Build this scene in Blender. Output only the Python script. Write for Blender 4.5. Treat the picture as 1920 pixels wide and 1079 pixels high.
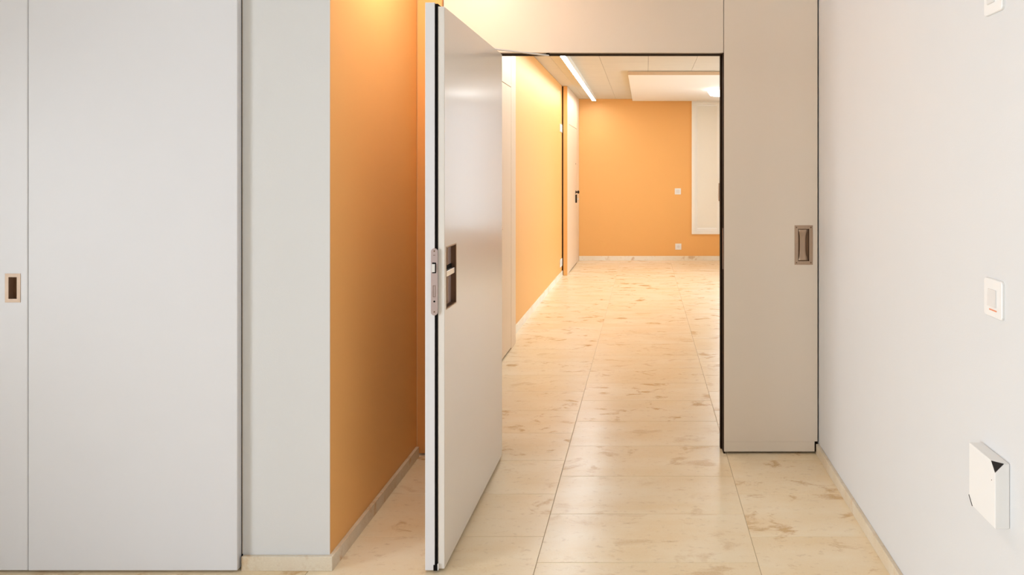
import bpy, bmesh, math, random
from mathutils import Vector, Matrix

for o in list(bpy.data.objects):
    bpy.data.objects.remove(o)
S = bpy.context.scene
C = S.collection

# ---------------------------------------------------------------- camera
F, PX, PY = 1480.0, 1209.0, 325.0          # focal length and principal point in pixels of a 1920x1079 frame
cam_d = bpy.data.cameras.new('camera')
cam = bpy.data.objects.new('camera', cam_d)
C.objects.link(cam)
cam.location = (0, 0, 1.5)
cam.rotation_euler = (math.pi / 2, 0, 0)
cam_d.sensor_fit = 'HORIZONTAL'
cam_d.sensor_width = 36.0
cam_d.lens = 36.0 * F / 1920.0
cam_d.shift_x = (960.0 - PX) / 1920.0
cam_d.shift_y = -(539.5 - PY) / 1920.0
cam_d.clip_start = 0.05
cam_d.clip_end = 200
S.camera = cam

# ---------------------------------------------------------------- world and lights
SKY, ROOM, HALL, FAR, LED, DISC, NICHE = 2.5, 318, 112, 13, 41.0, 14.0, 35.0
W = bpy.data.worlds.new('overcast')
S.world = W
W.use_nodes = True
bg = W.node_tree.nodes['Background']
bg.inputs[0].default_value = (0.80, 0.89, 1.0, 1)
bg.inputs[1].default_value = SKY


def area(name, loc, rot, sx, sy, power, col):
    d = bpy.data.lights.new(name, 'AREA')
    d.shape = 'RECTANGLE'
    d.size, d.size_y = sx, sy
    d.energy = power
    d.color = col
    o = bpy.data.objects.new(name, d)
    o.location = loc
    o.rotation_euler = rot
    C.objects.link(o)
    return o


# daylight through the window of the near room (left of the camera), facing +X
area('daylight_room', (-5.55, -0.45, 1.18), (0, -math.pi / 2, 0), 2.1, 2.5, ROOM, (0.87, 0.935, 1.0))
# daylight through the windows of the hallway's right side, facing -X
area('daylight_hall', (3.35, 10.2, 1.5), (0, math.pi / 2, 0), 2.2, 3.6, HALL, (0.78, 0.92, 1.0))
# daylight through the far window, facing -Y
area('daylight_far', (1.48, 13.85, 1.6), (-math.pi / 2, 0, 0), 1.3, 2.2, FAR, (0.9, 0.96, 1.0))

vs = S.view_settings
vs.view_transform = 'Standard'
vs.look = 'None'
vs.gamma = 1.0
vs.use_curve_mapping = False
vs.exposure = 0.03


# ---------------------------------------------------------------- materials
def lin(c):
    return tuple((v / 255 / 12.92 if v / 255 <= 0.04045 else ((v / 255 + 0.055) / 1.055) ** 2.4) for v in c)


def mat(name, rgb, rough=0.5, metal=0.0, spec=0.5, var=0.03, scale=6.0, bump=0.0, bscale=200.0, coat=0.0, stretch=(1, 1, 1)):
    m = bpy.data.materials.new(name)
    m.use_nodes = True
    nt = m.node_tree
    b = nt.nodes['Principled BSDF']
    r, g, bl = lin(rgb)
    tc = nt.nodes.new('ShaderNodeTexCoord')
    mp = nt.nodes.new('ShaderNodeMapping')
    mp.inputs['Scale'].default_value = stretch
    nt.links.new(tc.outputs['Object'], mp.inputs[0])
    n = nt.nodes.new('ShaderNodeTexNoise')
    n.inputs['Scale'].default_value = scale
    n.inputs['Detail'].default_value = 4
    nt.links.new(mp.outputs[0], n.inputs['Vector'])
    mx = nt.nodes.new('ShaderNodeMix')
    mx.data_type = 'RGBA'
    mx.inputs[6].default_value = (r * (1 - var), g * (1 - var), bl * (1 - var), 1)
    mx.inputs[7].default_value = (min(1, r * (1 + var)), min(1, g * (1 + var)), min(1, bl * (1 + var)), 1)
    nt.links.new(n.outputs[0], mx.inputs[0])
    nt.links.new(mx.outputs[2], b.inputs['Base Color'])
    b.inputs['Roughness'].default_value = rough
    b.inputs['Metallic'].default_value = metal
    b.inputs['Specular IOR Level'].default_value = spec
    b.inputs['Coat Weight'].default_value = coat
    b.inputs['Coat Roughness'].default_value = 0.1
    if bump > 0:
        n2 = nt.nodes.new('ShaderNodeTexNoise')
        n2.inputs['Scale'].default_value = bscale
        nt.links.new(tc.outputs['Object'], n2.inputs['Vector'])
        bp = nt.nodes.new('ShaderNodeBump')
        bp.inputs['Strength'].default_value = bump
        bp.inputs['Distance'].default_value = 0.002
        nt.links.new(n2.outputs[0], bp.inputs['Height'])
        nt.links.new(bp.outputs[0], b.inputs['Normal'])
    return m


def emit(name, rgb, strength):
    m = bpy.data.materials.new(name)
    m.use_nodes = True
    nt = m.node_tree
    nt.nodes.remove(nt.nodes['Principled BSDF'])
    e = nt.nodes.new('ShaderNodeEmission')
    e.inputs[0].default_value = (*rgb, 1)
    e.inputs[1].default_value = strength
    nt.links.new(e.outputs[0], nt.nodes['Material Output'].inputs[0])
    return m


def stone_mat(name, per_tile=True, light=(247, 231, 202), warm=(241, 217, 177), spot=(204, 160, 102), rough=0.3):
    m = bpy.data.materials.new(name)
    m.use_nodes = True
    nt = m.node_tree
    N, L = nt.nodes, nt.links
    b = N['Principled BSDF']
    tc = N.new('ShaderNodeTexCoord')
    oi = N.new('ShaderNodeObjectInfo')
    mul = N.new('ShaderNodeVectorMath')
    mul.operation = 'MULTIPLY_ADD'
    mul.inputs[1].default_value = (37.0, 53.0, 19.0) if per_tile else (0, 0, 0)
    comb = N.new('ShaderNodeCombineXYZ')
    for i in range(3):
        L.new(oi.outputs['Random'], comb.inputs[i])
    L.new(comb.outputs[0], mul.inputs[0])
    L.new(tc.outputs['Object'], mul.inputs[2])

    def noise(sx, sy, sc, det, rgh=0.55, dist=0.0):
        mp = N.new('ShaderNodeMapping')
        mp.inputs['Scale'].default_value = (sx, sy, 1)
        L.new(mul.outputs[0], mp.inputs[0])
        n = N.new('ShaderNodeTexNoise')
        n.inputs['Scale'].default_value = sc
        n.inputs['Detail'].default_value = det
        n.inputs['Roughness'].default_value = rgh
        n.inputs['Distortion'].default_value = dist
        L.new(mp.outputs[0], n.inputs['Vector'])
        return n

    def ramp(n, a, c):
        r = N.new('ShaderNodeMapRange')
        r.inputs['From Min'].default_value = a
        r.inputs['From Max'].default_value = c
        L.new(n.outputs[0], r.inputs[0])
        return r.outputs[0]

    def mixc(f, a, c, k=1.0):
        x = N.new('ShaderNodeMix')
        x.data_type = 'RGBA'
        if k != 1.0:
            mm = N.new('ShaderNodeMath')
            mm.operation = 'MULTIPLY'
            mm.inputs[1].default_value = k
            L.new(f, mm.inputs[0])
            f = mm.outputs[0]
        L.new(f, x.inputs[0])
        for q, v in ((6, a), (7, c)):
            if isinstance(v, tuple):
                x.inputs[q].default_value = (*lin(v), 1)
            else:
                L.new(v, x.inputs[q])
        return x.outputs[2]

    c = mixc(ramp(noise(1, 2.2, 2.2, 5), 0.35, 0.68), light, warm)
    # each slab has its own tone
    tone = N.new('ShaderNodeMath')
    tone.operation = 'FRACT'
    t0 = N.new('ShaderNodeMath')
    t0.operation = 'MULTIPLY'
    t0.inputs[1].default_value = 91.7 if per_tile else 0.0
    L.new(oi.outputs['Random'], t0.inputs[0])
    L.new(t0.outputs[0], tone.inputs[0])
    c = mixc(tone.outputs[0], c, warm, 0.45)
    # slab-dependent amount of spots
    a = N.new('ShaderNodeMath')
    a.operation = 'MULTIPLY_ADD'
    fr = N.new('ShaderNodeMath')
    fr.operation = 'FRACT'
    f0 = N.new('ShaderNodeMath')
    f0.operation = 'MULTIPLY'
    f0.inputs[1].default_value = 17.3
    L.new(oi.outputs['Random'], f0.inputs[0])
    L.new(f0.outputs[0], fr.inputs[0])
    L.new(fr.outputs[0], a.inputs[0])
    a.inputs[1].default_value = 0.8
    a.inputs[2].default_value = 0.3
    blot = ramp(noise(1, 1.5, 5.5, 8, 0.62, 0.5), 0.565, 0.66)
    mb = N.new('ShaderNodeMath')
    mb.operation = 'MULTIPLY'
    L.new(blot, mb.inputs[0])
    L.new(a.outputs[0], mb.inputs[1])
    c = mixc(mb.outputs[0], c, spot)
    c = mixc(ramp(noise(1, 1.6, 26, 5, 0.6), 0.58, 0.75), c, (186, 148, 104), 0.35)
    c = mixc(ramp(noise(1, 1, 140, 2), 0.45, 0.8), c, (250, 240, 222), 0.25)
    L.new(c, b.inputs['Base Color'])
    b.inputs['Roughness'].default_value = rough
    b.inputs['Specular IOR Level'].default_value = 0.36
    bp = N.new('ShaderNodeBump')
    bp.inputs['Strength'].default_value = 0.04
    bp.inputs['Distance'].default_value = 0.002
    L.new(noise(1, 1, 30, 3).outputs[0], bp.inputs['Height'])
    L.new(bp.outputs[0], b.inputs['Normal'])
    return m


def glass_mat():
    m = bpy.data.materials.new('window_glass')
    m.use_nodes = True
    nt = m.node_tree
    nt.nodes.remove(nt.nodes['Principled BSDF'])
    t = nt.nodes.new('ShaderNodeBsdfTransparent')
    g = nt.nodes.new('ShaderNodeBsdfGlossy')
    g.inputs['Roughness'].default_value = 0.02
    fz = nt.nodes.new('ShaderNodeFresnel')
    fz.inputs[0].default_value = 1.45
    x = nt.nodes.new('ShaderNodeMixShader')
    nt.links.new(fz.outputs[0], x.inputs[0])
    nt.links.new(t.outputs[0], x.inputs[1])
    nt.links.new(g.outputs[0], x.inputs[2])
    nt.links.new(x.outputs[0], nt.nodes['Material Output'].inputs[0])
    return m


M = dict(
    stone=stone_mat('limestone_tile', rough=0.26),
    base=stone_mat('limestone_skirting', False, rough=0.4, light=(226, 214, 194), warm=(214, 194, 164)),
    screed=mat('grout', (196, 176, 145), 0.9, var=0.06),
    base_light=stone_mat('pale_limestone_skirting', False, rough=0.4, light=(248, 240, 226), warm=(243, 230, 208)),
    plaster=mat('white_plaster', (221, 220, 219), 0.75, var=0.01, bump=0.12, bscale=260),
    orange=mat('orange_paint', (240, 181, 107), 0.5, var=0.012, bump=0.1, bscale=260),
    lacquer=mat('white_lacquer', (229, 228, 231), 0.33, var=0.006),
    panel=mat('warm_lit_lacquer', (237, 225, 210), 0.36, var=0.006),  # white lacquer with the warm light mixed into its base colour
    leaf=mat('satin_door_lacquer', (232, 226, 219), 0.24, var=0.006, coat=0.08),
    orange_panel=mat('orange_lacquer', (239, 174, 104), 0.4, var=0.01),
    rubber=mat('black_rubber_seal', (12, 8, 8), 0.8, spec=0.15, var=0.1),
    dark=mat('dark_brown_frame', (42, 26, 12), 0.7, spec=0.2, var=0.1),
    steel=mat('brushed_steel', (190, 176, 168), 0.35, metal=1.0, var=0.05, scale=30, stretch=(1, 1, 8)),
    satin=mat('satin_nickel_plate', (190, 172, 170), 0.42, metal=0.6, var=0.04, scale=40),
    bronze=mat('champagne_bronze', (184, 160, 139), 0.36, metal=0.75, var=0.05, scale=30, stretch=(8, 8, 1)),
    bronze_dark=mat('dark_bronze', (120, 92, 70), 0.4, metal=0.7, var=0.06, scale=30),  # darker bronze for cups, screws and small marks
    chrome=mat('polished_lever', (238, 236, 232), 0.18, metal=0.5, var=0.02),
    wood=mat('pale_ash_veneer', (236, 210, 180), 0.45, var=0.045, scale=9, stretch=(9, 9, 0.6)),
    concrete=mat('board_marked_concrete', (212, 207, 196), 0.75, var=0.09, scale=7, stretch=(0.7, 5, 1), bump=0.25, bscale=40),
    white_board=mat('white_acoustic_board', (236, 232, 226), 0.7, var=0.01),
    plastic=mat('white_plastic', (240, 238, 235), 0.35, var=0.006),
    plastic_in=mat('white_rocker_plastic', (228, 225, 222), 0.3, var=0.006),
    blackgloss=mat('black_lens', (24, 16, 15), 0.2, var=0.1),
    redmark=mat('orange_locator_line', (236, 150, 110), 0.4, var=0.02),
    window=mat('cream_window_frame', (250, 247, 241), 0.4, var=0.01),
    blind=mat('cream_blind', (246, 240, 228), 0.6, var=0.012, scale=40, stretch=(10, 1, 0.5)),
    glass=glass_mat(),
    led=emit('led_diffuser', (0.94, 0.97, 1.0), LED),
    disc=emit('opal_lamp_glass', (0.97, 0.98, 0.98), DISC),
    niche=emit('opal_entry_lamp_glass', (1.0, 0.88, 0.76), NICHE),
    alu=mat('white_aluminium', (235, 228, 215), 0.4, metal=0.2, var=0.01),
)


# the blind lets some daylight through
_nt = M['blind'].node_tree
_tr = _nt.nodes.new('ShaderNodeBsdfTranslucent')
_tr.inputs[0].default_value = (0.95, 0.92, 0.86, 1)
_mx = _nt.nodes.new('ShaderNodeMixShader')
_mx.inputs[0].default_value = 0.12
_nt.links.new(_nt.nodes['Principled BSDF'].outputs[0], _mx.inputs[1])
_nt.links.new(_tr.outputs[0], _mx.inputs[2])
_nt.links.new(_mx.outputs[0], _nt.nodes['Material Output'].inputs[0])


# ---------------------------------------------------------------- helpers
def obj(name, bm, m, parent=None, smooth=False):
    me = bpy.data.meshes.new(name)
    bmesh.ops.recalc_face_normals(bm, faces=bm.faces)
    bm.to_mesh(me)
    bm.free()
    for k in (m if isinstance(m, (list, tuple)) else [m]):
        me.materials.append(M[k])
    if smooth:
        for p in me.polygons:
            p.use_smooth = True
    o = bpy.data.objects.new(name, me)
    C.objects.link(o)
    if parent is not None:
        o.parent = parent
        o.matrix_parent_inverse = Matrix.Translation(-wloc(parent))
    return o


def wloc(o):
    v = Vector(o.location)
    return v


def tag(o, label=None, cat=None, kind=None, group=None):
    if label:
        o['label'] = label
    if cat:
        o['category'] = cat
    if kind:
        o['kind'] = kind
    if group:
        o['group'] = group
    return o


def empty(name, loc, label, cat=None, kind=None, group=None):
    o = bpy.data.objects.new(name, None)
    o.location = loc
    o.empty_display_size = 0.05
    C.objects.link(o)
    return tag(o, label, cat, kind, group)


def box(bm, x0, x1, y0, y1, z0, z1, bev=0.0, seg=1):
    t = bmesh.new()
    bmesh.ops.create_cube(t, size=1.0)
    for v in t.verts:
        v.co = Vector((x0 if v.co.x < 0 else x1, y0 if v.co.y < 0 else y1, z0 if v.co.z < 0 else z1))
    if bev > 0:
        bmesh.ops.bevel(t, geom=t.edges[:], offset=bev, segments=seg, affect='EDGES', profile=0.6)
    merge(bm, t)
    return bm


def merge(bm, t):
    mp = {}
    for v in t.verts:
        mp[v] = bm.verts.new(v.co)
    for f in t.faces:
        try:
            nf = bm.faces.new([mp[v] for v in f.verts])
            nf.material_index = f.material_index
            nf.smooth = f.smooth
        except ValueError:
            pass
    t.free()


def B(*a, **k):
    return box(bmesh.new(), *a, **k)


def cyl(bm, c, axis, r, h, n=24, r2=None):
    """cylinder of radius r centred on c, its length h along 'x', 'y' or 'z'"""
    t = bmesh.new()
    bmesh.ops.create_cone(t, cap_ends=True, segments=n, radius1=r, radius2=r if r2 is None else r2, depth=h)
    R = {'z': Matrix.Identity(4), 'x': Matrix.Rotation(math.pi / 2, 4, 'Y'), 'y': Matrix.Rotation(-math.pi / 2, 4, 'X')}[axis]
    bmesh.ops.transform(t, matrix=Matrix.Translation(c) @ R, verts=t.verts)
    merge(bm, t)
    return bm


def slab_hole(bm, mp, u0, u1, v0, v1, w0, w1, hu0, hu1, hv0, hv1, hd, bev=0.0015):
    """slab u x v x w with a rectangular pocket of depth hd sunk into the face w0; mp maps (u, v, w) to xyz"""
    V = lambda u, v, w: bm.verts.new(mp(u, v, w))
    b = bev
    o = [V(u0 + b, v0 + b, w0), V(u1 - b, v0 + b, w0), V(u1 - b, v1 - b, w0), V(u0 + b, v1 - b, w0)]
    h = [V(hu0, hv0, w0), V(hu1, hv0, w0), V(hu1, hv1, w0), V(hu0, hv1, w0)]
    d = w0 + (hd if w1 > w0 else -hd)
    hb = [V(hu0, hv0, d), V(hu1, hv0, d), V(hu1, hv1, d), V(hu0, hv1, d)]
    sb = b if w1 > w0 else -b
    e = [V(u0, v0, w0 + sb), V(u1, v0, w0 + sb), V(u1, v1, w0 + sb), V(u0, v1, w0 + sb)]
    k = [V(u0, v0, w1), V(u1, v0, w1), V(u1, v1, w1), V(u0, v1, w1)]
    for i in range(4):
        j = (i + 1) % 4
        bm.faces.new([o[i], o[j], h[j], h[i]])
        bm.faces.new([h[i], h[j], hb[j], hb[i]])
        bm.faces.new([o[i], e[i], e[j], o[j]])
        bm.faces.new([e[i], k[i], k[j], e[j]])
    bm.faces.new(hb)
    bm.faces.new(k)
    return bm


def ring(bm, mp, u0, u1, v0, v1, w0, w1, t):
    """rectangular frame of bar width t"""
    for a in ((u0, u1, v0, v0 + t), (u0, u1, v1 - t, v1), (u0, u0 + t, v0 + t, v1 - t), (u1 - t, u1, v0 + t, v1 - t)):
        c = [mp(a[0], a[2], w0), mp(a[1], a[3], w1)]
        box(bm, min(c[0][0], c[1][0]), max(c[0][0], c[1][0]), min(c[0][1], c[1][1]), max(c[0][1], c[1][1]),
            min(c[0][2], c[1][2]), max(c[0][2], c[1][2]))
    return bm


def struct(name, bm, m, label, parent=None):
    o = obj(name, bm, m, parent)
    if parent is None:
        tag(o, label, None, 'structure')
    return o


H = 2.78            # ceiling height
YF = 13.58          # far wall of the hallway
XL, XR = -1.195, 0.930
HL = -1.215         # hallway left wall
HR = 3.0            # hallway right wall

# ---------------------------------------------------------------- floor
floor = struct('floor', B(-5.4, HR + 0.2, -3.6, YF + 0.1, -0.12, -0.0025), 'screed',
               'pale beige limestone slab floor running from the room into the hallway')
TW, TH, J = 0.852, 0.4325, 0.0022
tile_me = {}


def tile(x0, x1, y0, y1):
    key = (round(x1 - x0, 3), round(y1 - y0, 3))
    cx, cy = (x0 + x1) / 2, (y0 + y1) / 2
    if key not in tile_me:
        hx, hy = (x1 - x0) / 2 - J / 2, (y1 - y0) / 2 - J / 2
        bm = B(-hx, hx, -hy, hy, -0.02, 0.0, bev=0.0008)
        me = bpy.data.meshes.new('tile')
        bmesh.ops.recalc_face_normals(bm, faces=bm.faces)
        bm.to_mesh(me)
        bm.free()
        me.materials.append(M['stone'])
        tile_me[key] = me
    o = bpy.data.objects.new('tile', tile_me[key])
    o.location = (cx, cy, 0)
    o.parent = floor
    C.objects.link(o)


cols = [(-3.824, -2.972), (-2.972, -2.120), (-2.120, -1.268), (-1.268, -0.416), (-0.416, 0.436), (0.436, 1.288), (1.288, 2.14), (2.14, 3.0)]
ntile = 0
for ci, (a, b) in enumerate(cols):
    ph = 3.472 if ci % 2 == 0 else 3.688
    if ci <= 2:
        ya, yb = 1.2, 2.95
    elif ci == 3:
        ya, yb = 1.2, YF
    elif ci == 4:
        ya, yb = 0.6, YF
    elif ci == 5:
        ya, yb = 0.6, YF
    else:
        ya, yb = 4.3, YF
    k = math.floor((ya - ph) / TH)
    y = ph + k * TH
    while y < yb - 0.01:
        y1 = min(y + TH, YF)
        if ci == 5 and y < 4.36:
            tile(a, min(b, XR + 0.01), y, y1)
        else:
            tile(a, b, y, y1)
        ntile += 1
        y += TH
# the rest of the room's slabs, outside the view behind the camera
rest = bmesh.new()
for ci, (a, b) in enumerate(cols[:6] + [(-4.676, -3.824), (-5.2, -4.676)]):
    ph = 3.472 if ci % 2 == 0 else 3.688
    start = 2.95 if ci > 5 else 1.2 if ci <= 3 else 0.6
    y = ph + math.floor((start - ph) / TH) * TH
    while y > -3.5:
        box(rest, a + J / 2, min(b, XR) - J / 2, y - TH + J / 2, y - J / 2, -0.02, 0.0)
        y -= TH
tag(obj('tile_field', rest, 'stone', floor), kind='stuff')

# ---------------------------------------------------------------- near room shell
struct('ceiling_room', B(-5.4, XR + 0.2, -3.6, 4.36, H, H + 0.12), 'plaster', 'white plaster ceiling of the near room above the frame')
struct('wall_right', B(XR, XR + 0.12, -3.6, 4.245, 0, H), 'plaster', 'plain off-white plaster wall along the right side of the room')
struct('wall_back', B(-5.4, XR, -3.62, -3.5, 0, H), 'plaster', 'white plaster wall behind the camera')
lw = bmesh.new()
box(lw, -5.32, -5.2, -3.5, -1.75, 0, H)
box(lw, -5.32, -5.2, 0.85, 3.0, 0, H)
box(lw, -5.32, -5.2, -1.75, 0.85, 0, 0.1)
box(lw, -5.32, -5.2, -1.75, 0.85, 2.25, H)
struct('wall_left', lw, 'plaster', 'white plaster wall with the big window left of the camera')


def glazing(name, axis, a0, a1, z0, z1, pos, label, mull=()):
    r = empty(name, (pos, (a0 + a1) / 2, z0) if axis == 'y' else ((a0 + a1) / 2, pos, z0), label, None, 'structure')
    mp = (lambda u, v, w: Vector((w, u, v))) if axis == 'y' else (lambda u, v, w: Vector((u, w, v)))
    fb = ring(bmesh.new(), mp, a0, a1, z0, z1, pos - 0.03, pos + 0.03, 0.055)
    obj('window_frame', fb, 'window', r)
    for q in mull:
        p0, p1 = mp(q - 0.03, z0 + 0.055, pos - 0.025), mp(q + 0.03, z1 - 0.055, pos + 0.025)
        obj('mullion', B(min(p0.x, p1.x), max(p0.x, p1.x), min(p0.y, p1.y), max(p0.y, p1.y), p0.z, p1.z), 'window', r)
    ed = [a0 + 0.055] + [e for q in mull for e in (q - 0.03, q + 0.03)] + [a1 - 0.055]
    for i in range(0, len(ed), 2):
        p0, p1 = mp(ed[i], z0 + 0.055, pos - 0.004), mp(ed[i + 1], z1 - 0.055, pos + 0.004)
        obj('pane', B(min(p0.x, p1.x), max(p0.x, p1.x), min(p0.y, p1.y), max(p0.y, p1.y), p0.z, p1.z), 'glass', r)
    return r


glazing('window_2', 'y', -1.75, 0.85, 0.1, 2.25, -5.26, 'large daylight window in the left wall outside the frame', (-0.45,))

# pier: white front, orange side wall of the niche
struct('wall_pier', B(-1.522, XL, 2.992, 3.16, 0, H), 'plaster', 'narrow white wall section between the wardrobe and the orange niche')
vb = bmesh.new()
pts = [(-1.193, 2.994), (-1.210, 4.19), (-1.33, 4.19), (-1.33, 2.994)]
lo = [vb.verts.new((x, y, 0)) for x, y in pts]
hi = [vb.verts.new((x, y, H)) for x, y in pts]
for i in range(4):
    j = (i + 1) % 4
    vb.faces.new([lo[i], lo[j], hi[j], hi[i]])
vb.faces.new(lo)
vb.faces.new(hi)
# the pier body must stay behind the orange face
bpy.data.objects.remove(bpy.data.objects['wall_pier'])
pier = bmesh.new()
box(pier, -1.522, -1.1935, 2.990, 3.0, 0, H)
box(pier, -1.522, -1.335, 3.0, 3.16, 0, H)
struct('wall_pier', pier, 'plaster', 'narrow white wall section between the wardrobe and the orange niche')
struct('wall_niche', vb, 'orange', 'orange painted side wall of the niche left of the open door')

# skirtings of the near room
struct('baseboard_right', B(0.9135, XR, -3.5, 4.212, 0.0, 0.0545, bev=0.0015), 'base', 'low beige limestone skirting along the white right wall')
struct('baseboard_pier', B(-1.520, -1.1765, 2.972, 2.9895, 0.0, 0.0545, bev=0.0015), 'base', 'short beige limestone skirting under the narrow white wall section')
nb = bmesh.new()
p = [(-1.1767, 2.990), (-1.1925, 2.990), (-1.2085, 4.168), (-1.1925, 4.168)]
lo = [nb.verts.new((x, y, 0)) for x, y in p]
hi = [nb.verts.new((x, y, 0.0545)) for x, y in p]
for i in range(4):
    j = (i + 1) % 4
    nb.faces.new([lo[i], lo[j], hi[j], hi[i]])
nb.faces.new(lo)
nb.faces.new(hi)
struct('baseboard_niche', nb, 'base', 'beige limestone skirting along the orange niche wall')

# ---------------------------------------------------------------- wall with the doorway
YW = 4.215
ZH = 2.1445
OX0, OX1 = -0.792, 0.4195
wf = bmesh.new()
box(wf, -1.34, OX0 - 0.008, 4.243, 4.36, 0, H)
box(wf, OX1 + 0.010, 0.4295 + 0.02, 4.243, 4.36, 0, H)
box(wf, OX0 - 0.008, OX1 + 0.010, 4.243, 4.36, ZH + 0.010, H)
wall_front = struct('wall_front', wf, 'panel', 'panelled wall around the doorway, warm-lit white boards up to the ceiling')
xp = lambda u, v, w: Vector((u, w, v))
tag(obj('panel', B(-1.0745, OX1 + 0.0005, YW, 4.241, ZH, H - 0.008, bev=0.001), 'panel', wall_front), 'wide warm-lit white header panel above the doorway')
tag(obj('panel', B(-1.0745, OX0, YW, 4.241, 0.012, ZH - 0.003, bev=0.001), 'panel', wall_front), 'warm-lit white side panel behind the open door')
tag(obj('panel', B(-1.2085, -1.0775, 4.19, 4.241, 0.012, H - 0.008, bev=0.001), 'orange_panel', wall_front), 'orange lacquered panel in the niche corner')
obj('gap_shade', B(-1.2085, OX0 - 0.01, 4.225, 4.242, 0.0005, 0.0115), 'dark', wall_front)  # dark strip standing in for the shadow line under the panels
# dark door frame with its stop
df = bmesh.new()
box(df, OX1, OX1 + 0.009, 4.219, 4.33, 0.0005, ZH + 0.009)
box(df, OX0 - 0.007, OX0, 4.219, 4.33, 0.0005, ZH + 0.009)
box(df, OX0, OX1, 4.219, 4.33, ZH + 0.0005, ZH + 0.009)
frame = struct('trim_1', df, 'dark', 'thin dark brown door frame lining the doorway')
st = bmesh.new()
box(st, OX1 - 0.009, OX1, 4.292, 4.33, 0.0005, ZH)
box(st, OX0, OX0 + 0.005, 4.292, 4.33, 0.0005, ZH)
box(st, OX0 + 0.005, OX1 - 0.009, 4.292, 4.33, ZH - 0.002, ZH)
obj('door_stop', st, 'dark', frame)
obj('strike_plate', B(OX1 - 0.0012, OX1 + 0.002, 4.222, 4.244, 0.985, 1.205, bev=0.0005), 'satin', frame)

# tall pocket door / cabinet front right of the doorway
cab = empty('cabinet', (0.67, 4.3, 0.0), 'tall warm-lit white cabinet front with recessed metal pull, right of the doorway', 'cabinet')
obj('body', B(OX1 + 0.032, XR - 0.002, 4.2425, 4.36, 0.003, H - 0.004), 'dark', cab)
cd = bmesh.new()
HX0, HX1, HZ0, HZ1 = 0.8025, 0.8935, 1.014, 1.2185
slab_hole(cd, xp, OX1 + 0.0035, 0.9225, 0.0665, H - 0.008, YW, 4.240, HX0, HX1, HZ0, HZ1, 0.018, bev=0.0008)
box(cd, OX1 + 0.0035, 0.9065, YW + 0.0001, 4.240, 0.0125, 0.0665)
cdoor = obj('door', cd, 'panel', cab)
# recessed pull: plate, waisted cup, grip saddle, screws
pl = ring(bmesh.new(), xp, HX0 - 0.003, HX1 + 0.003, HZ0 - 0.003, HZ1 + 0.003, YW - 0.002, YW + 0.002, 0.019)
hp = obj('handle_plate', pl, 'bronze', cdoor)
cup = bmesh.new()
box(cup, HX0 + 0.001, HX1 - 0.001, YW + 0.012, YW + 0.017, HZ0 + 0.001, HZ1 - 0.001)
obj('handle_cup', cup, 'bronze_dark', cdoor)
sd = bmesh.new()
cxh = (HX0 + HX1) / 2 - 0.003
nseg = 24
prev = None
for i in range(nseg + 1):
    t = i / nseg
    z = HZ0 + 0.017 + t * (HZ1 - HZ0 - 0.034)
    s = abs(2 * t - 1)
    w = 0.0185 + 0.0075 * max(0.0, (s - 0.35) / 0.65) ** 1.4
    dep = YW + 0.001 + 0.009 * max(0.0, 1 - (s / 0.8) ** 4) if s < 0.8 else YW + 0.001
    row = [sd.verts.new((cxh - w, dep, z)), sd.verts.new((cxh - w * 0.4, dep + 0.0015, z)), sd.verts.new((cxh + w * 0.4, dep + 0.0015, z)), sd.verts.new((cxh + w, dep, z)),
           sd.verts.new((cxh + w, dep + 0.003, z)), sd.verts.new((cxh - w, dep + 0.003, z))]
    if prev:
        for q in range(6):
            sd.faces.new([prev[q], prev[(q + 1) % 6], row[(q + 1) % 6], row[q]])
    else:
        sd.faces.new(row)
    prev = row
sd.faces.new(prev)
obj('handle_grip', sd, 'bronze', cdoor, smooth=True)
for sx in (HX0 + 0.007, HX1 - 0.007):
    for sz in (HZ0 + 0.008, HZ1 - 0.008):
        obj('screw', cyl(bmesh.new(), (sx, YW - 0.0022, sz), 'y', 0.0035, 0.0015, 12), 'bronze_dark', cdoor)

# ---------------------------------------------------------------- open door leaf
door = empty('door_1', (-0.79, 4.17, 0.0), 'thick white door leaf standing open at a right angle, black seal down its edge', None, 'structure')
LZ0, LZ1 = 0.009, 2.141
rs = bmesh.new()
box(rs, -0.8240, -0.7880, 2.960, 4.175, LZ0, LZ1, bev=0.0012)
tag(obj('outer_slab', rs, 'lacquer', door))
sl = bmesh.new()
box(sl, -0.7880, -0.7770, 2.964, 4.160, LZ0 + 0.022, LZ1 - 0.004)
tag(obj('edge_seal', sl, 'rubber', door), 'black rubber seal strip down the door edge')
yx = lambda u, v, w: Vector((w, u, v))
hs = bmesh.new()
RY0, RY1, RZ0, RZ1 = 2.990, 3.148, 0.984, 1.2195
slab_hole(hs, yx, 2.966, 4.162, LZ0 + 0.004, 2.127, -0.7525, -0.7770, RY0, RY1, RZ0, RZ1, 0.0225, bev=0.0015)
tag(obj('inner_slab', hs, 'leaf', door), 'satin hallway-side face of the door')
obj('bottom_seal', B(-0.7925, -0.7775, 2.9585, 4.15, LZ0, LZ0 + 0.021), 'rubber', door)
obj('seal_tip', B(-0.7775, -0.7735, 2.9590, 2.9660, LZ0 + 0.001, LZ0 + 0.024), 'plastic', door)
# lock face plate with latch, slot, keyhole and screws
LPX, LPZ0, LPZ1 = -0.7885, 0.9665, 1.2185


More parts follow.
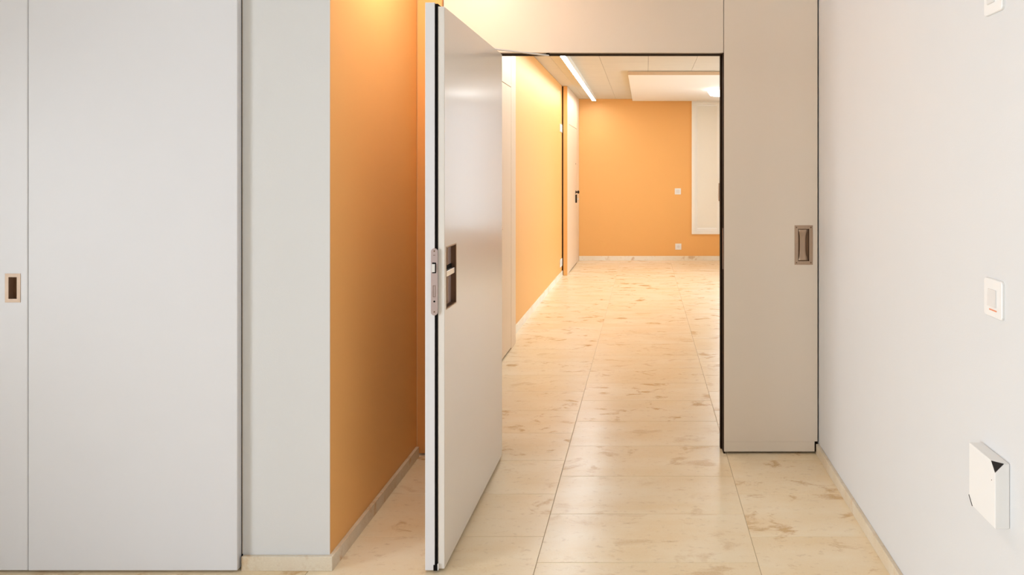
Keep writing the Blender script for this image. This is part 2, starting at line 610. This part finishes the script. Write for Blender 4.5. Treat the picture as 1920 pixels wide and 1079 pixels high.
def stadium(bm, cx, z0, z1, r, y0, y1, n=12):
    pts = []
    for i in range(n + 1):
        a = math.pi * i / n
        pts.append((cx + r * math.cos(a), z1 - r + r * math.sin(a)))
    for i in range(n + 1):
        a = math.pi + math.pi * i / n
        pts.append((cx + r * math.cos(a), z0 + r + r * math.sin(a)))
    A = [bm.verts.new((x, y0, z)) for x, z in pts]
    D = [bm.verts.new((x, y1, z)) for x, z in pts]
    m = len(pts)
    for i in range(m):
        bm.faces.new([A[i], A[(i + 1) % m], D[(i + 1) % m], D[i]])
    bm.faces.new(A)
    bm.faces.new(D)
    return bm


lock = obj('lock_plate', stadium(bmesh.new(), LPX, LPZ0, LPZ1, 0.0125, 2.9565, 2.9625), 'satin', door)
tag(lock, 'rounded satin metal lock plate on the door edge')
lb = bmesh.new()      # bevelled latch bolt
t = bmesh.new()
bmesh.ops.create_cube(t, size=1)
for v in t.verts:
    v.co = Vector((-0.7960 if v.co.x < 0 else -0.7850, (2.9445 if v.co.x < 0 else 2.950) if v.co.y < 0 else 2.958, 1.130 if v.co.z < 0 else 1.160))
merge(lb, t)
obj('latch_bolt', lb, 'chrome', lock)
obj('latch_slot', B(-0.7965, -0.7820, 2.9560, 2.9567, 1.125, 1.165), 'rubber', lock)
obj('deadbolt_slot', ring(bmesh.new(), xp, -0.7935, -0.7845, 1.036, 1.079, 2.9558, 2.9567, 0.0013), 'bronze_dark', lock)
obj('keyhole', cyl(bmesh.new(), (LPX, 2.9561, 1.019), 'y', 0.0035, 0.0009, 16), 'rubber', lock)
obj('engraved_mark', B(-0.7925, -0.7850, 2.9560, 2.9567, 1.1915, 1.1935), 'bronze_dark', lock)
for z in (1.208, 0.980):
    obj('screw', cyl(bmesh.new(), (LPX, 2.9560, z), 'y', 0.0028, 0.001, 12), 'bronze_dark', lock)
# recessed pull in the hallway-side face
XF = -0.7525
pull = obj('recessed_pull', ring(bmesh.new(), yx, RY0 - 0.002, RY1 + 0.002, RZ0 - 0.002, RZ1 + 0.002, XF - 0.012, XF + 0.0012, 0.004), 'bronze', door)
tag(pull, 'bronze coloured recessed pull plate near the door edge')
obj('cup', ring(bmesh.new(), yx, RY0 + 0.001, RY1 - 0.001, RZ0 + 0.001, RZ1 - 0.001, XF - 0.022, XF - 0.0005, 0.0035), 'bronze_dark', pull)
obj('cup_back', B(XF - 0.0222, XF - 0.0195, RY0 + 0.001, RY1 - 0.001, RZ0 + 0.001, RZ1 - 0.001), 'satin', pull)
obj('groove', B(XF - 0.0195, XF - 0.0165, RY0 + 0.085, RY0 + 0.097, RZ0 + 0.006, RZ1 - 0.006), 'bronze', pull)
obj('lever', B(XF - 0.0180, XF - 0.0035, RY0 + 0.008, RY1 - 0.008, 1.1040, 1.1260, bev=0.002, seg=2), 'chrome', pull)
obj('lever_shadow', B(XF - 0.0190, XF - 0.0160, RY0 + 0.006, RY1 - 0.008, 1.1262, 1.1420), 'rubber', pull)  # black strip standing in for the shadow above the lever
obj('screw', cyl(bmesh.new(), (XF - 0.0185, RY0 + 0.042, 1.008), 'x', 0.0045, 0.003, 14), 'bronze_dark', pull)
# hinge leaf and closer arm at the top
obj('hinge', B(-0.8200, -0.7800, 4.175, 4.2130, 1.90, 2.02, bev=0.001), 'satin', door)
obj('hinge', B(-0.8200, -0.7800, 4.175, 4.2130, 0.20, 0.32, bev=0.001), 'satin', door)
arm = bmesh.new()
A, Bp = Vector((-0.772, 4.00, 2.131)), Vector((-0.520, 4.235, 2.131))
d = (Bp - A).normalized()
nrm = Vector((-d.y, d.x, 0)) * 0.011
vs8 = []
for zz in (2.1285, 2.1345):
    for q in (A - nrm, Bp - nrm, Bp + nrm, A + nrm):
        vs8.append(arm.verts.new((q.x, q.y, zz)))
for f in ((0, 1, 2, 3), (4, 5, 6, 7), (0, 1, 5, 4), (1, 2, 6, 5), (2, 3, 7, 6), (3, 0, 4, 7)):
    arm.faces.new([vs8[i] for i in f])
arm_o = obj('closer_arm', arm, 'plastic', door)
obj('pivot', cyl(bmesh.new(), (-0.520, 4.235, 2.137), 'z', 0.010, 0.013, 16), 'dark', arm_o)
obj('pivot', cyl(bmesh.new(), (-0.772, 4.00, 2.1285), 'z', 0.011, 0.004, 16), 'plastic', arm_o)

# ---------------------------------------------------------------- wardrobe with sliding doors
wr = empty('wardrobe', (-2.3, 3.2, 0), 'built-in white wardrobe with two flush sliding doors left of the pier', 'wardrobe')
wb = bmesh.new()
box(wb, -5.19, -1.537, 3.0, 3.55, 0.001, H - 0.004)
obj('body', wb, 'dark', wr)
seam = -2.3135
DY = 2.9605
dd = bmesh.new()
box(dd, seam + 0.0014, -1.5285, DY, DY + 0.032, 0.0085, H - 0.006, bev=0.0022, seg=2)
obj('door', dd, 'lacquer', wr)
dl = bmesh.new()
QX0, QX1, QZ0, QZ1 = -2.3990, -2.3410, 1.015, 1.1235
slab_hole(dl, xp, -3.10, seam - 0.0014, 0.0085, H - 0.006, DY, DY + 0.032, QX0 + 0.004, QX1 - 0.004, QZ0 + 0.004, QZ1 - 0.004, 0.026, bev=0.002)
dlo = obj('door', dl, 'lacquer', wr)
tag(dlo, 'sliding wardrobe door with small bronze recessed pull')
pb = ring(bmesh.new(), xp, QX0, QX1, QZ0, QZ1, DY - 0.0015, DY + 0.002, 0.0135)
obj('handle', pb, 'bronze', dlo)
obj('handle_cup', ring(bmesh.new(), xp, QX0 + 0.0045, QX1 - 0.0045, QZ0 + 0.0045, QZ1 - 0.0045, DY + 0.002, DY + 0.0255, 0.009), 'bronze', dlo)
obj('handle_back', B(QX0 + 0.0045, QX1 - 0.0045, DY + 0.022, DY + 0.0255, QZ0 + 0.0045, QZ1 - 0.0045), 'bronze_dark', dlo)
obj('door', B(-3.885, -3.1028, DY, DY + 0.032, 0.0085, H - 0.006, bev=0.0022), 'lacquer', wr)
obj('door', B(-5.19, -3.8878, DY, DY + 0.032, 0.0085, H - 0.006, bev=0.0022), 'lacquer', wr)
obj('end_strip', B(-1.5268, -1.5225, 2.9935, 3.16, 0.0555, H - 0.004), 'panel', wr)


# ---------------------------------------------------------------- switches on the right wall
def rounded_plate(bm, x0, x1, yc, zc, hy, hz, r, n=5):
    pts = []
    for sy, sz, a0 in ((1, 1, 0), (-1, 1, 90), (-1, -1, 180), (1, -1, 270)):
        for i in range(n + 1):
            a = math.radians(a0 + 90 * i / n)
            pts.append((yc + sy * (hy - r) + r * math.cos(a), zc + sz * (hz - r) + r * math.sin(a)))
    e = 0.0018
    A = [bm.verts.new((x1, y, z)) for y, z in pts]
    D = [bm.verts.new((x0 + e, y, z)) for y, z in pts]
    G = [bm.verts.new((x0, yc + (y - yc) * (1 - e / hy), zc + (z - zc) * (1 - e / hz))) for y, z in pts]
    m = len(pts)
    for i in range(m):
        j = (i + 1) % m
        bm.faces.new([A[i], A[j], D[j], D[i]])
        bm.faces.new([D[i], D[j], G[j], G[i]])
    bm.faces.new(A)
    bm.faces.new(G)
    return bm


sw = empty('light_switch', (XR, 2.093, 1.168), 'white square rocker switch with orange locator line, middle of the right wall', 'switch')
obj('cover_plate', rounded_plate(bmesh.new(), XR - 0.008, XR, 2.093, 1.168, 0.054, 0.0505, 0.009), 'plastic', sw)
rk = bmesh.new()
t = bmesh.new()
bmesh.ops.create_cube(t, size=1)
for v in t.verts:      # tilted rocker: proud at its top
    v.co = Vector(((XR - (0.0105 if v.co.z > 0 else 0.0125)) if v.co.x < 0 else XR - 0.006, 2.068 + 0.0015 if v.co.y < 0 else 2.118, 1.146 if v.co.z < 0 else 1.191))
merge(rk, t)
obj('rocker', rk, 'plastic_in', sw)
obj('locator_line', B(XR - 0.0088, XR - 0.006, 2.068, 2.112, 1.1350, 1.1385), 'redmark', sw)

th = empty('thermostat', (XR, 2.093, 1.975), 'white wall plate with raised centre, cut by the top edge of the photo', 'thermostat')
obj('cover_plate', rounded_plate(bmesh.new(), XR - 0.008, XR, 2.093, 1.9765, 0.054, 0.0525, 0.010), 'plastic', th)
obj('rocker', B(XR - 0.0120, XR - 0.006, 2.080, 2.122, 1.952, 2.004, bev=0.0015), 'plastic_in', th)

bx = empty('sensor_box', (XR, 2.09, 0.593), 'square white wall box with black triangular corners, low on the right wall', 'wall box')
sb = bmesh.new()
box(sb, 0.892, 0.9295, 2.010, 2.172, 0.593, 0.759)
cut = 0.0225
corner_a = Vector((0.892, 2.010, 0.759))
corner_b = Vector((0.892, 2.172, 0.593))
for cn, dv in ((corner_a, Vector((-1, -1, 1))), (corner_b, Vector((-1, 1, -1)))):
    nn = dv.normalized()
    pc = cn - Vector((dv.x * cut, 0, 0))
    geom = sb.verts[:] + sb.edges[:] + sb.faces[:]
    res = bmesh.ops.bisect_plane(sb, geom=geom, plane_co=pc, plane_no=nn, clear_outer=True)
    ed = [e for e in res['geom_cut'] if isinstance(e, bmesh.types.BMEdge)]
    bmesh.ops.contextual_create(sb, geom=ed)
sbo = obj('housing', sb, 'plastic', bx)
bmod = sbo.modifiers.new('soft_edges', 'BEVEL')
bmod.width = 0.002
bmod.segments = 2
for cn, dv in ((corner_a, Vector((-1, -1, 1))), (corner_b, Vector((-1, 1, -1)))):
    tb = bmesh.new()
    nn = dv.normalized()
    P = [cn - Vector((dv.x * cut, 0, 0)), cn - Vector((0, dv.y * cut, 0)), cn - Vector((0, 0, dv.z * cut))]
    a = [tb.verts.new(q + nn * 0.0016) for q in P]
    b = [tb.verts.new(q - nn * 0.001) for q in P]
    tb.faces.new(a)
    tb.faces.new(b)
    for i in range(3):
        tb.faces.new([a[i], a[(i + 1) % 3], b[(i + 1) % 3], b[i]])
    obj('corner_lens', tb, 'blackgloss', bx)
obj('indicator', cyl(bmesh.new(), (0.8919, 2.030, 0.7105), 'x', 0.0014, 0.001, 10), 'bronze_dark', bx)

# ---------------------------------------------------------------- hallway shell
struct('wall_hallway_left', B(HL - 0.12, HL, 4.361, YF, 0, H), 'orange', 'long orange wall along the left side of the hallway')
fw = bmesh.new()      # far wall with the window opening
WX0, WX1, WZ0 = 0.806, 2.15, 0.452
box(fw, HL - 0.12, WX0, YF, YF + 0.14, 0, H)
box(fw, WX1, HR, YF, YF + 0.14, 0, H)
box(fw, WX0, WX1, YF, YF + 0.14, 0, WZ0)
box(fw, WX0, WX1, YF, YF + 0.14, 2.765, H)
struct('wall_hallway_back', fw, 'orange', 'orange end wall of the hallway beside the window')
rw = bmesh.new()
box(rw, HR, HR + 0.12, 4.361, 8.4, 0, H)
box(rw, HR, HR + 0.12, 12.0, YF, 0, H)
box(rw, HR, HR + 0.12, 8.4, 12.0, 2.6, H)
box(rw, HR, HR + 0.12, 8.4, 12.0, 0, 0.4)
struct('wall_hallway_right', rw, 'plaster', 'white wall on the hidden right side of the hallway')
glazing('window_3', 'y', 8.4, 12.0, 0.4, 2.6, HR + 0.06, 'window on the hidden right side of the hallway', (9.6, 10.8))
struct('wall_hallway_front', B(XR + 0.001, HR, 4.246, 4.36, 0, H), 'plaster', 'hallway side of the wall behind the cabinet')
struct('baseboard_hallway_left', B(HL, HL + 0.0135, 6.962, 11.553, 0.0, 0.075, bev=0.001), 'base_light', 'pale limestone skirting under the orange hallway wall')
struct('baseboard_hallway_back', B(-1.130, HR - 0.001, YF - 0.0145, YF, 0.0, 0.075, bev=0.001), 'base_light', 'pale limestone skirting under the far orange wall')

ceil = struct('ceiling', B(HL - 0.12, HR + 0.12, 4.361, YF + 0.14, H + 0.006, H + 0.14), 'dark', 'board-marked concrete ceiling of the hallway')
cxs = [HL, -1.04, -0.50, 0.04, 0.58, 1.12, 1.66, 2.20, 2.74, HR]
for i in range(len(cxs) - 1):
    y = 4.362 - [0.0, 1.3, 0.5, 1.9, 0.9][i % 5] + (0.02 if i else 0)
    L_ = 2.6
    if i == 0:
        y = 9.92 - 3 * L_
    while y < YF:
        a, b = max(y, 4.362), min(y + L_, YF - 0.001)
        if b - a > 0.05:
            o = obj('panel', B(cxs[i] + 0.0015, cxs[i + 1] - 0.0015, a + 0.0015, b - 0.0015, H - 0.0005 * (i % 3), H + 0.004), 'concrete', ceil)
        y += L_

# suspended white board with the round lamp
bd = empty('ceiling_board', (1.0, 11.6, 2.73), 'flat white acoustic board fixed under the hallway ceiling', 'ceiling board')
obj('board', B(-0.210, 2.6, 9.87, YF - 0.16, 2.728, 2.772, bev=0.002), 'white_board', bd)
obj('edge_strip', B(-0.211, 2.601, 9.866, 9.8698, 2.7285, 2.7715), 'wood', bd)
obj('spacer', B(-0.205, 2.595, 9.875, YF - 0.165, 2.7722, 2.7785), 'alu', bd)
dc = empty('ceiling_lamp', (1.165, 11.6, 2.73), 'round glowing opal lamp under the white board', 'lamp')
obj('lamp_base', cyl(bmesh.new(), (1.165, 11.6, 2.7135), 'z', 0.225, 0.031, 48), 'alu', dc)
dg = bmesh.new()
cyl(dg, (1.165, 11.6, 2.672), 'z', 0.205, 0.052, 48, r2=0.24)
obj('diffuser', dg, 'disc', dc)

# added round lamp, unseen behind the cabinet front, to brighten the hallway floor
fill_lamp = empty('ceiling_lamp', (1.9, 6.4, 2.78), 'added round lamp hidden behind the cabinet, brightening the hallway floor', 'lamp')
obj('lamp_base', cyl(bmesh.new(), (1.9, 6.4, 2.764), 'z', 0.225, 0.028, 48), 'alu', fill_lamp)
obj('diffuser', cyl(bmesh.new(), (1.9, 6.4, 2.723), 'z', 0.205, 0.052, 48, r2=0.24), 'disc', fill_lamp)

# linear LED luminaire
LX0, LX1 = -0.880, -0.822
ll = empty('linear_lamp', (-0.85, 9.1, 2.72), 'long thin glowing strip lamp running down the hallway ceiling', 'lamp')
lh = bmesh.new()
box(lh, LX0 - 0.004, LX0, 4.9, 13.26, 2.7165, 2.778)
box(lh, LX1, LX1 + 0.004, 4.9, 13.26, 2.7165, 2.778)
box(lh, LX0, LX1, 4.9, 4.903, 2.7165, 2.778)
box(lh, LX0, LX1, 13.257, 13.26, 2.7165, 2.778)
box(lh, LX0, LX1, 4.903, 13.257, 2.730, 2.778)
obj('housing', lh, 'alu', ll)
obj('diffuser', B(LX0 + 0.0005, LX1 - 0.0005, 4.9035, 13.2565, 2.7180, 2.7295), 'led', ll)
# entry lamp in the niche of the near room, above the frame
en = empty('ceiling_lamp', (-1.00, 3.47, 2.70), 'round entry lamp over the niche, above the frame of the photo', 'lamp')
obj('lamp_base', cyl(bmesh.new(), (-1.00, 3.47, 2.765), 'z', 0.18, 0.026, 40), 'alu', en)
obj('diffuser', cyl(bmesh.new(), (-1.00, 3.47, 2.7255), 'z', 0.16, 0.052, 40, r2=0.17), 'niche', en)


# ---------------------------------------------------------------- hallway doors in their wooden casings
def hall_door(name, xf, y0, y1, l0, l1, label, back, yh, knob, hpoint):
    r = empty(name, (HL, (y0 + y1) / 2, 0), label, None, 'structure')
    c = bmesh.new()
    zt = H - 0.003
    box(c, back, xf, y0, l0 - 0.003, 0.001, zt, bev=0.001)
    box(c, back, xf, l1 + 0.003, y1, 0.001, zt, bev=0.001)
    obj('casing', c, 'wood', r)
    obj('rebate', B(HL + 0.001, xf - 0.012, l0 - 0.0028, l1 + 0.0028, 0.001, zt), 'dark', r)
    if back > HL + 0.01:
        obj('edge_board', B(back + 0.001, xf - 0.002, y0 - 0.003, y0 - 0.0002, 0.0015, zt), 'orange', r)
        obj('shadow_gap', B(HL + 0.001, back - 0.0005, y0 + 0.05, y1, 0.003, zt - 0.002), 'dark', r)
    obj('transom_panel', B(xf - 0.0115, xf - 0.0015, l0, l1, 2.2365, zt), 'wood', r)
    leaf = obj('door_leaf', B(xf - 0.0115, xf - 0.0015, l0, l1, 0.014, 2.230), 'wood', r)
    h = bmesh.new()
    hd = obj('handle', B(xf - 0.0015, xf + 0.020, yh - 0.03, yh + 0.03, 1.015, 1.150, bev=0.003), 'dark', leaf)
    lv = bmesh.new()
    cyl(lv, (xf + 0.026, yh, 1.078), 'x', 0.009, 0.048, 14)
    ya, yb2 = (yh, yh + 0.13) if hpoint > 0 else (yh - 0.13, yh)
    box(lv, xf + 0.044, xf + 0.060, ya, yb2, 1.069, 1.087, bev=0.004, seg=2)
    obj('lever', lv, 'chrome', leaf)
    if knob:
        kb = bmesh.new()
        cyl(kb, (xf + 0.005, yh, 1.190), 'x', 0.024, 0.012, 20)
        cyl(kb, (xf + 0.022, yh, 1.190), 'x', 0.012, 0.03, 20)
        cyl(kb, (xf + 0.047, yh, 1.190), 'x', 0.030, 0.024, 20, r2=0.018)
        obj('lock_knob', kb, 'dark', leaf)
        obj('spyhole', cyl(bmesh.new(), (xf + 0.001, yh + 0.02, 1.655), 'x', 0.011, 0.004, 16), 'bronze_dark', leaf)
    return r


hall_door('door_2', -1.138, 5.30, 6.96, 5.56, 6.725, 'pale ash veneered door in a full-height casing, first on the hallway left', HL + 0.001, 5.87, False, 1)
hall_door('door_3', -1.133, 11.56, YF - 0.001, 11.80, 13.18, 'pale ash veneered entrance door with dark handle plate, at the hallway end', -1.194, 12.93, True, -1)

# far window
wn = empty('window_1', (WX0, YF, WZ0), 'tall window with white frame and closed cream blind in the far orange wall', None, 'structure')
obj('window_frame', ring(bmesh.new(), xp, WX0, WX1, WZ0, 2.7645, YF - 0.030, YF + 0.10, 0.055), 'window', wn)
obj('sash', ring(bmesh.new(), xp, WX0 + 0.056, 1.285, WZ0 + 0.056, 2.7085, YF - 0.006, YF + 0.04, 0.042), 'window', wn)
obj('sash', ring(bmesh.new(), xp, 1.287, WX1 - 0.056, WZ0 + 0.056, 2.7085, YF - 0.006, YF + 0.04, 0.042), 'window', wn)
obj('blind', B(WX0 + 0.099, 1.2425, YF + 0.004, YF + 0.008, WZ0 + 0.099, 2.6655), 'blind', wn)
obj('pane', B(1.330, WX1 - 0.099, YF + 0.014, YF + 0.020, WZ0 + 0.099, 2.6655), 'glass', wn)
obj('window_handle', B(1.268, 1.283, YF - 0.028, YF - 0.0065, 1.02, 1.33, bev=0.003), 'bronze', wn)


# small wall plates in the hallway
def plate(name, c, axis, w, h, label, cat, hole):
    r = empty(name, c, label, cat)
    x, y, z = c
    if axis == 'y':
        obj('cover_plate', B(x - w / 2, x + w / 2, y - 0.010, y - 0.0003, z - h / 2, z + h / 2, bev=0.002), 'plastic', r)
        if hole == 'socket':
            obj('socket_insert', cyl(bmesh.new(), (x, y - 0.0105, z), 'y', 0.024, 0.003, 24), 'plastic_in', r)
        else:
            obj('rocker', B(x - w * 0.28, x + w * 0.28, y - 0.013, y - 0.0095, z - h * 0.28, z + h * 0.28, bev=0.001), 'plastic_in', r)
    else:
        obj('cover_plate', B(x + 0.0003, x + 0.012, y - w / 2, y + w / 2, z - h / 2, z + h / 2, bev=0.002), 'plastic', r)
        obj('insert', B(x + 0.0115, x + 0.015, y - w * 0.28, y + w * 0.28, z - h * 0.28, z + h * 0.28, bev=0.001), 'plastic_in', r)
    return r


plate('light_switch', (0.568, YF, 1.187), 'y', 0.105, 0.105, 'white light switch on the far orange wall left of the window', 'switch', 'rocker')
plate('power_outlet', (0.576, YF, 0.236), 'y', 0.105, 0.105, 'white outlet low on the far orange wall, above the skirting', 'outlet', 'socket')
plate('wall_sensor', (HL, 11.40, 2.150), 'x', 0.24, 0.11, 'small white plate high on the orange wall beside the entrance door casing', 'sensor', 'rocker')
plate('power_outlet', (HL, 11.40, 0.206), 'x', 0.24, 0.11, 'small white outlet low on the orange wall beside the entrance door casing', 'outlet', 'socket')
